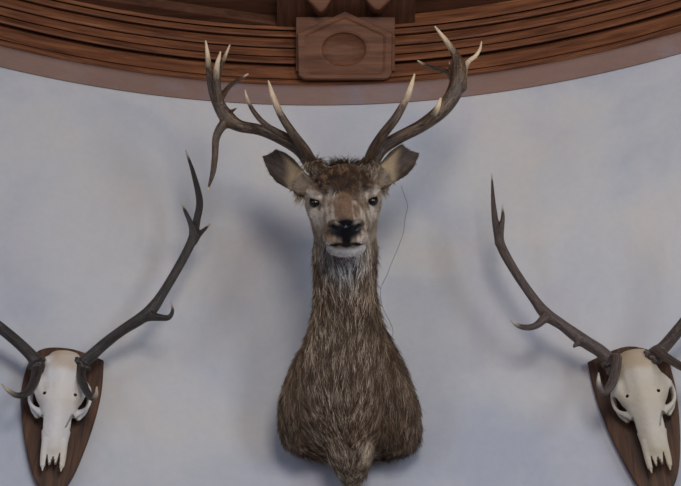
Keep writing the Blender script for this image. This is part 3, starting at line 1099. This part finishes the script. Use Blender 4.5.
def trophy(cx_px, label, tilt, warm, skull_top, board_px, board_mat, ants, ant_mat, burrs):
    o = P(*board_px[0], .0)
    th = math.atan2(P(cx_px, 400, 0)[0] - CX, P(cx_px, 400, 0)[1] - CY)
    nrm = np.array([-math.sin(th), -math.cos(th), 0])      # out of the wall
    tx = np.array([math.cos(th), -math.sin(th), 0])        # to the right in the photo
    wall_c = np.array([CX + RAD * math.sin(th), CY + RAD * math.cos(th), P(cx_px, 420, 0)[2]])
    root = empty('deer_skull_trophy', wall_c)
    tag(root, label, 'skull trophy', 'deer skull trophies on wooden shields')
    gap = .006
    back = wall_c + nrm * gap
    pts = [on_plane(x, y, back + nrm * .02, nrm) - nrm * .02 for x, y in board_px]
    # smooth outline
    loc = np.array([[(p - back) @ tx, (p - back) @ UPN] for p in pts])
    # symmetric shield from the measured outline
    fl = lambda p: ((p - back)[2], (p - back) @ tx, 0)
    bd = extrude('shield_board', pts, nrm * .022, board_mat, root, flow=fl, bevel=.005)
    # skull hung on the front of the board
    face = back + nrm * .024
    top = on_plane(*skull_top, face + nrm * .05, nrm) - nrm * .05
    V, Q, c = SKULL
    sx = tx * math.cos(tilt) + UPN * math.sin(tilt)
    sy = -UPN * math.cos(tilt) + tx * math.sin(tilt)
    Vw = top[None] + V[:, :1] * sx[None] + V[:, 1:2] * sy[None] * .90 + V[:, 2:3] * nrm[None] * 1.0
    det = np.linalg.det(np.array([tx, -UPN, nrm]))
    if warm: c = c * np.array([.80, .76, .66])
    mesh_obj('skull', Vw, Q if det > 0 else Q[:, ::-1].copy(), MAT_BONE, root, True, {'tint': ('FLOAT_COLOR', c)})
    for a, bu in zip(ants, burrs):
        antler('antler', a, ant_mat, root, burr=bu)
    return root


def smooth_closed(keys, sharp=(), per=6):
    """Catmull-Rom outline through keys; indices in sharp stay corners"""
    k = [np.array(p, float) for p in keys]
    n = len(k); out = []
    for i in range(n):
        p1, p2 = k[i], k[(i + 1) % n]
        p0 = p1 if i in sharp else k[i - 1]
        p3 = p2 if (i + 1) % n in sharp else k[(i + 2) % n]
        for t in np.linspace(0, 1, per, endpoint=False):
            out.append(tuple(.5 * ((2 * p1) + (-p0 + p2) * t + (2 * p0 - 5 * p1 + 4 * p2 - p3) * t * t + (-p0 + 3 * p1 - 3 * p2 + p3) * t ** 3)))
    return out


bl = smooth_closed([(36, 352), (68, 348), (104, 360), (101, 395), (90, 435), (72, 478), (52, 502), (34, 478), (23, 430), (22, 385)], sharp=(2, 6))
br = smooth_closed([(587, 362), (628, 346), (668, 356), (677, 395), (680, 440), (677, 475), (664, 503), (640, 489), (616, 448), (598, 405)], sharp=(0, 6, 2))

# left trophy
LA = [
    tine([(40, 372, .10, 12), (37, 363, .105, 13), (29, 353, .115, 11.5), (14, 339, .135, 11), (-6, 323, .165, 11), (-32, 305, .20, 12), (-48, 280, .22, 9), (-64, 250, .23, 9), (-74, 220, .24, 7), (-74, 185, .24, 5), (-66, 140, .24, 1.6)], .05),
    tine([(38, 366, .11, 11), (34.5, 381, .14, 9.5), (28, 392, .165, 8), (18, 395.5, .185, 6), (9, 391, .195, 4.5), (1.5, 384, .20, 1.6)], .05),
    tine([(-34, 303, .20, 8), (-48, 311, .22, 6), (-58, 305, .23, 4), (-58, 294, .23, 1.6)], .02),
    tine([(-70, 238, .24, 6), (-64, 222, .26, 4), (-60, 206, .26, 1.6)], .03),
]
LB = [
    tine([(79, 374, .10, 12), (82, 364, .105, 13), (91, 356, .115, 12), (105, 343.5, .135, 11), (122, 330.5, .165, 10.5), (140, 319, .19, 12), (151, 310, .20, 12.5), (163, 293, .205, 9.5), (181, 262.5, .21, 9), (192, 240, .215, 9), (197, 219, .22, 7.5), (199.5, 200, .225, 7), (193, 172, .23, 4.5), (185.5, 150, .235, 1.5)], .04),
    tine([(80, 366, .11, 10), (82, 380, .14, 9), (86.5, 391, .165, 7.5), (92, 398, .18, 6), (96, 395, .19, 4.5), (96.8, 387, .19, 1.8)], .035),
    tine([(150, 316, .20, 10), (160, 317.5, .215, 7), (168.5, 317.5, .225, 5.5), (172.5, 311, .23, 3.5), (171, 301, .235, 1.3)], .03),
    tine([(194, 236, .22, 7), (190.5, 223, .235, 5.5), (186, 213, .24, 4), (181, 202, .245, 1.4)], .03),
    tine([(194, 241, .215, 7), (200.5, 233, .205, 5), (205, 229, .20, 3.5), (210, 224, .195, 1.4)], .02),
]
trophy(60, 'bleached deer skull with dark antlers on a brown wooden shield, left of the stag', math.radians(2.2), False, (65.5, 351), bl, MAT_BOARD, (LA, LB), MAT_ANT_L,
       ((P(37, 364, .108), P(29, 353, .12) - P(38, 368, .10), .022, .0075), (P(82, 364, .108), P(91, 356, .12) - P(80, 370, .10), .022, .0075)))
# right trophy
RA = [
    tine([(612, 371, .10, 12), (610, 361, .105, 13), (600, 351, .12, 13), (588, 343.5, .135, 13), (576, 335.5, .15, 13), (562, 325, .17, 11), (546, 314, .185, 12.5), (534, 299, .195, 9.5), (516, 273, .205, 9), (502, 248, .21, 9.5), (496.5, 228, .215, 7.5), (493.5, 205, .22, 5), (491.8, 174, .225, 1.4)], .03),
    tine([(616, 359, .13, 12), (615.5, 371, .155, 9.5), (611, 385, .18, 9), (603.5, 393, .195, 7.5), (599, 385, .205, 5.5), (598.5, 373, .21, 1.8)], .045),
    tine([(546, 317, .19, 10), (536, 325.5, .20, 7), (526, 327.5, .21, 6), (517, 325, .215, 4.5), (510, 319, .22, 1.5)], .04),
    tine([(499, 243, .21, 7), (501.5, 228, .22, 5.5), (502.8, 217, .225, 4), (502.6, 204.5, .23, 1.4)], .03),
    tine([(582, 340, .145, 9), (575, 345.5, .155, 4), (574, 347, .155, 2)], .0),
]
RB = [
    tine([(650, 367, .10, 12), (652, 356, .105, 13), (663, 348, .12, 12.5), (676, 333, .14, 12), (690, 315, .165, 11), (708, 290, .19, 11), (722, 262, .21, 9), (730, 235, .22, 8), (732, 205, .23, 6), (727, 172, .24, 1.6)], .04),
    tine([(656, 352, .12, 11), (668, 358.5, .15, 9), (682, 367, .18, 8), (694, 372, .2, 6), (704, 368, .21, 4), (708, 358, .21, 1.6)], .04),
    tine([(708, 290, .19, 8), (722, 292, .2, 6), (734, 286, .21, 4), (738, 276, .21, 1.6)], .03),
    tine([(730, 228, .225, 6), (724, 212, .24, 4), (722, 196, .24, 1.6)], .03),
]
trophy(638, 'cream deer skull with brown antlers on a wooden shield, right of the stag', math.radians(3.4), True, (632, 350), br, MAT_BOARD, (RA, RB), MAT_ANT_R,
       ((P(610, 362, .108), P(600, 351, .12) - P(611, 367, .10), .022, .0075), (P(652, 357, .108), P(663, 348, .12) - P(651, 363, .10), .022, .0075)))


# ------------------------------------------------------------------ thread on the wall
def tube(name, pts, r, mat, n=5):
    p, _ = spline(pts, [r] * len(pts), 8)
    V, F = [], []
    for i, q_ in enumerate(p):
        t = p[min(i + 1, len(p) - 1)] - p[max(i - 1, 0)]; t /= np.linalg.norm(t)
        a = np.cross(t, [0, 1, .1]); a /= np.linalg.norm(a); b_ = np.cross(t, a)
        for j_ in range(n): V.append(q_ + r * (a * math.cos(6.2832 * j_ / n) + b_ * math.sin(6.2832 * j_ / n)))
    for i in range(len(p) - 1):
        for j_ in range(n): F.append((i * n + j_, i * n + (j_ + 1) % n, (i + 1) * n + (j_ + 1) % n, (i + 1) * n + j_))
    F += [list(range(n)), list(range(len(V) - 1, len(V) - n - 1, -1))]
    return mesh_obj(name, V, F, mat)


th = tube('thread', [P(401, 186, .0008), P(405, 197, .0008), P(407.5, 206, .0008), P(405, 219, .0008), P(403.5, 232, .0008), P(398, 248, .0008), P(392, 262, .0008), P(387, 275, .0008), P(380.5, 290, .0008), P(383, 308, .0008), P(390, 322, .0008), P(393, 332, .0008), P(390, 345, .0008)], .00055, MAT_THREAD)
tag(th, 'thin dark thread hanging down the plaster wall beside the right of the stag neck', 'thread')
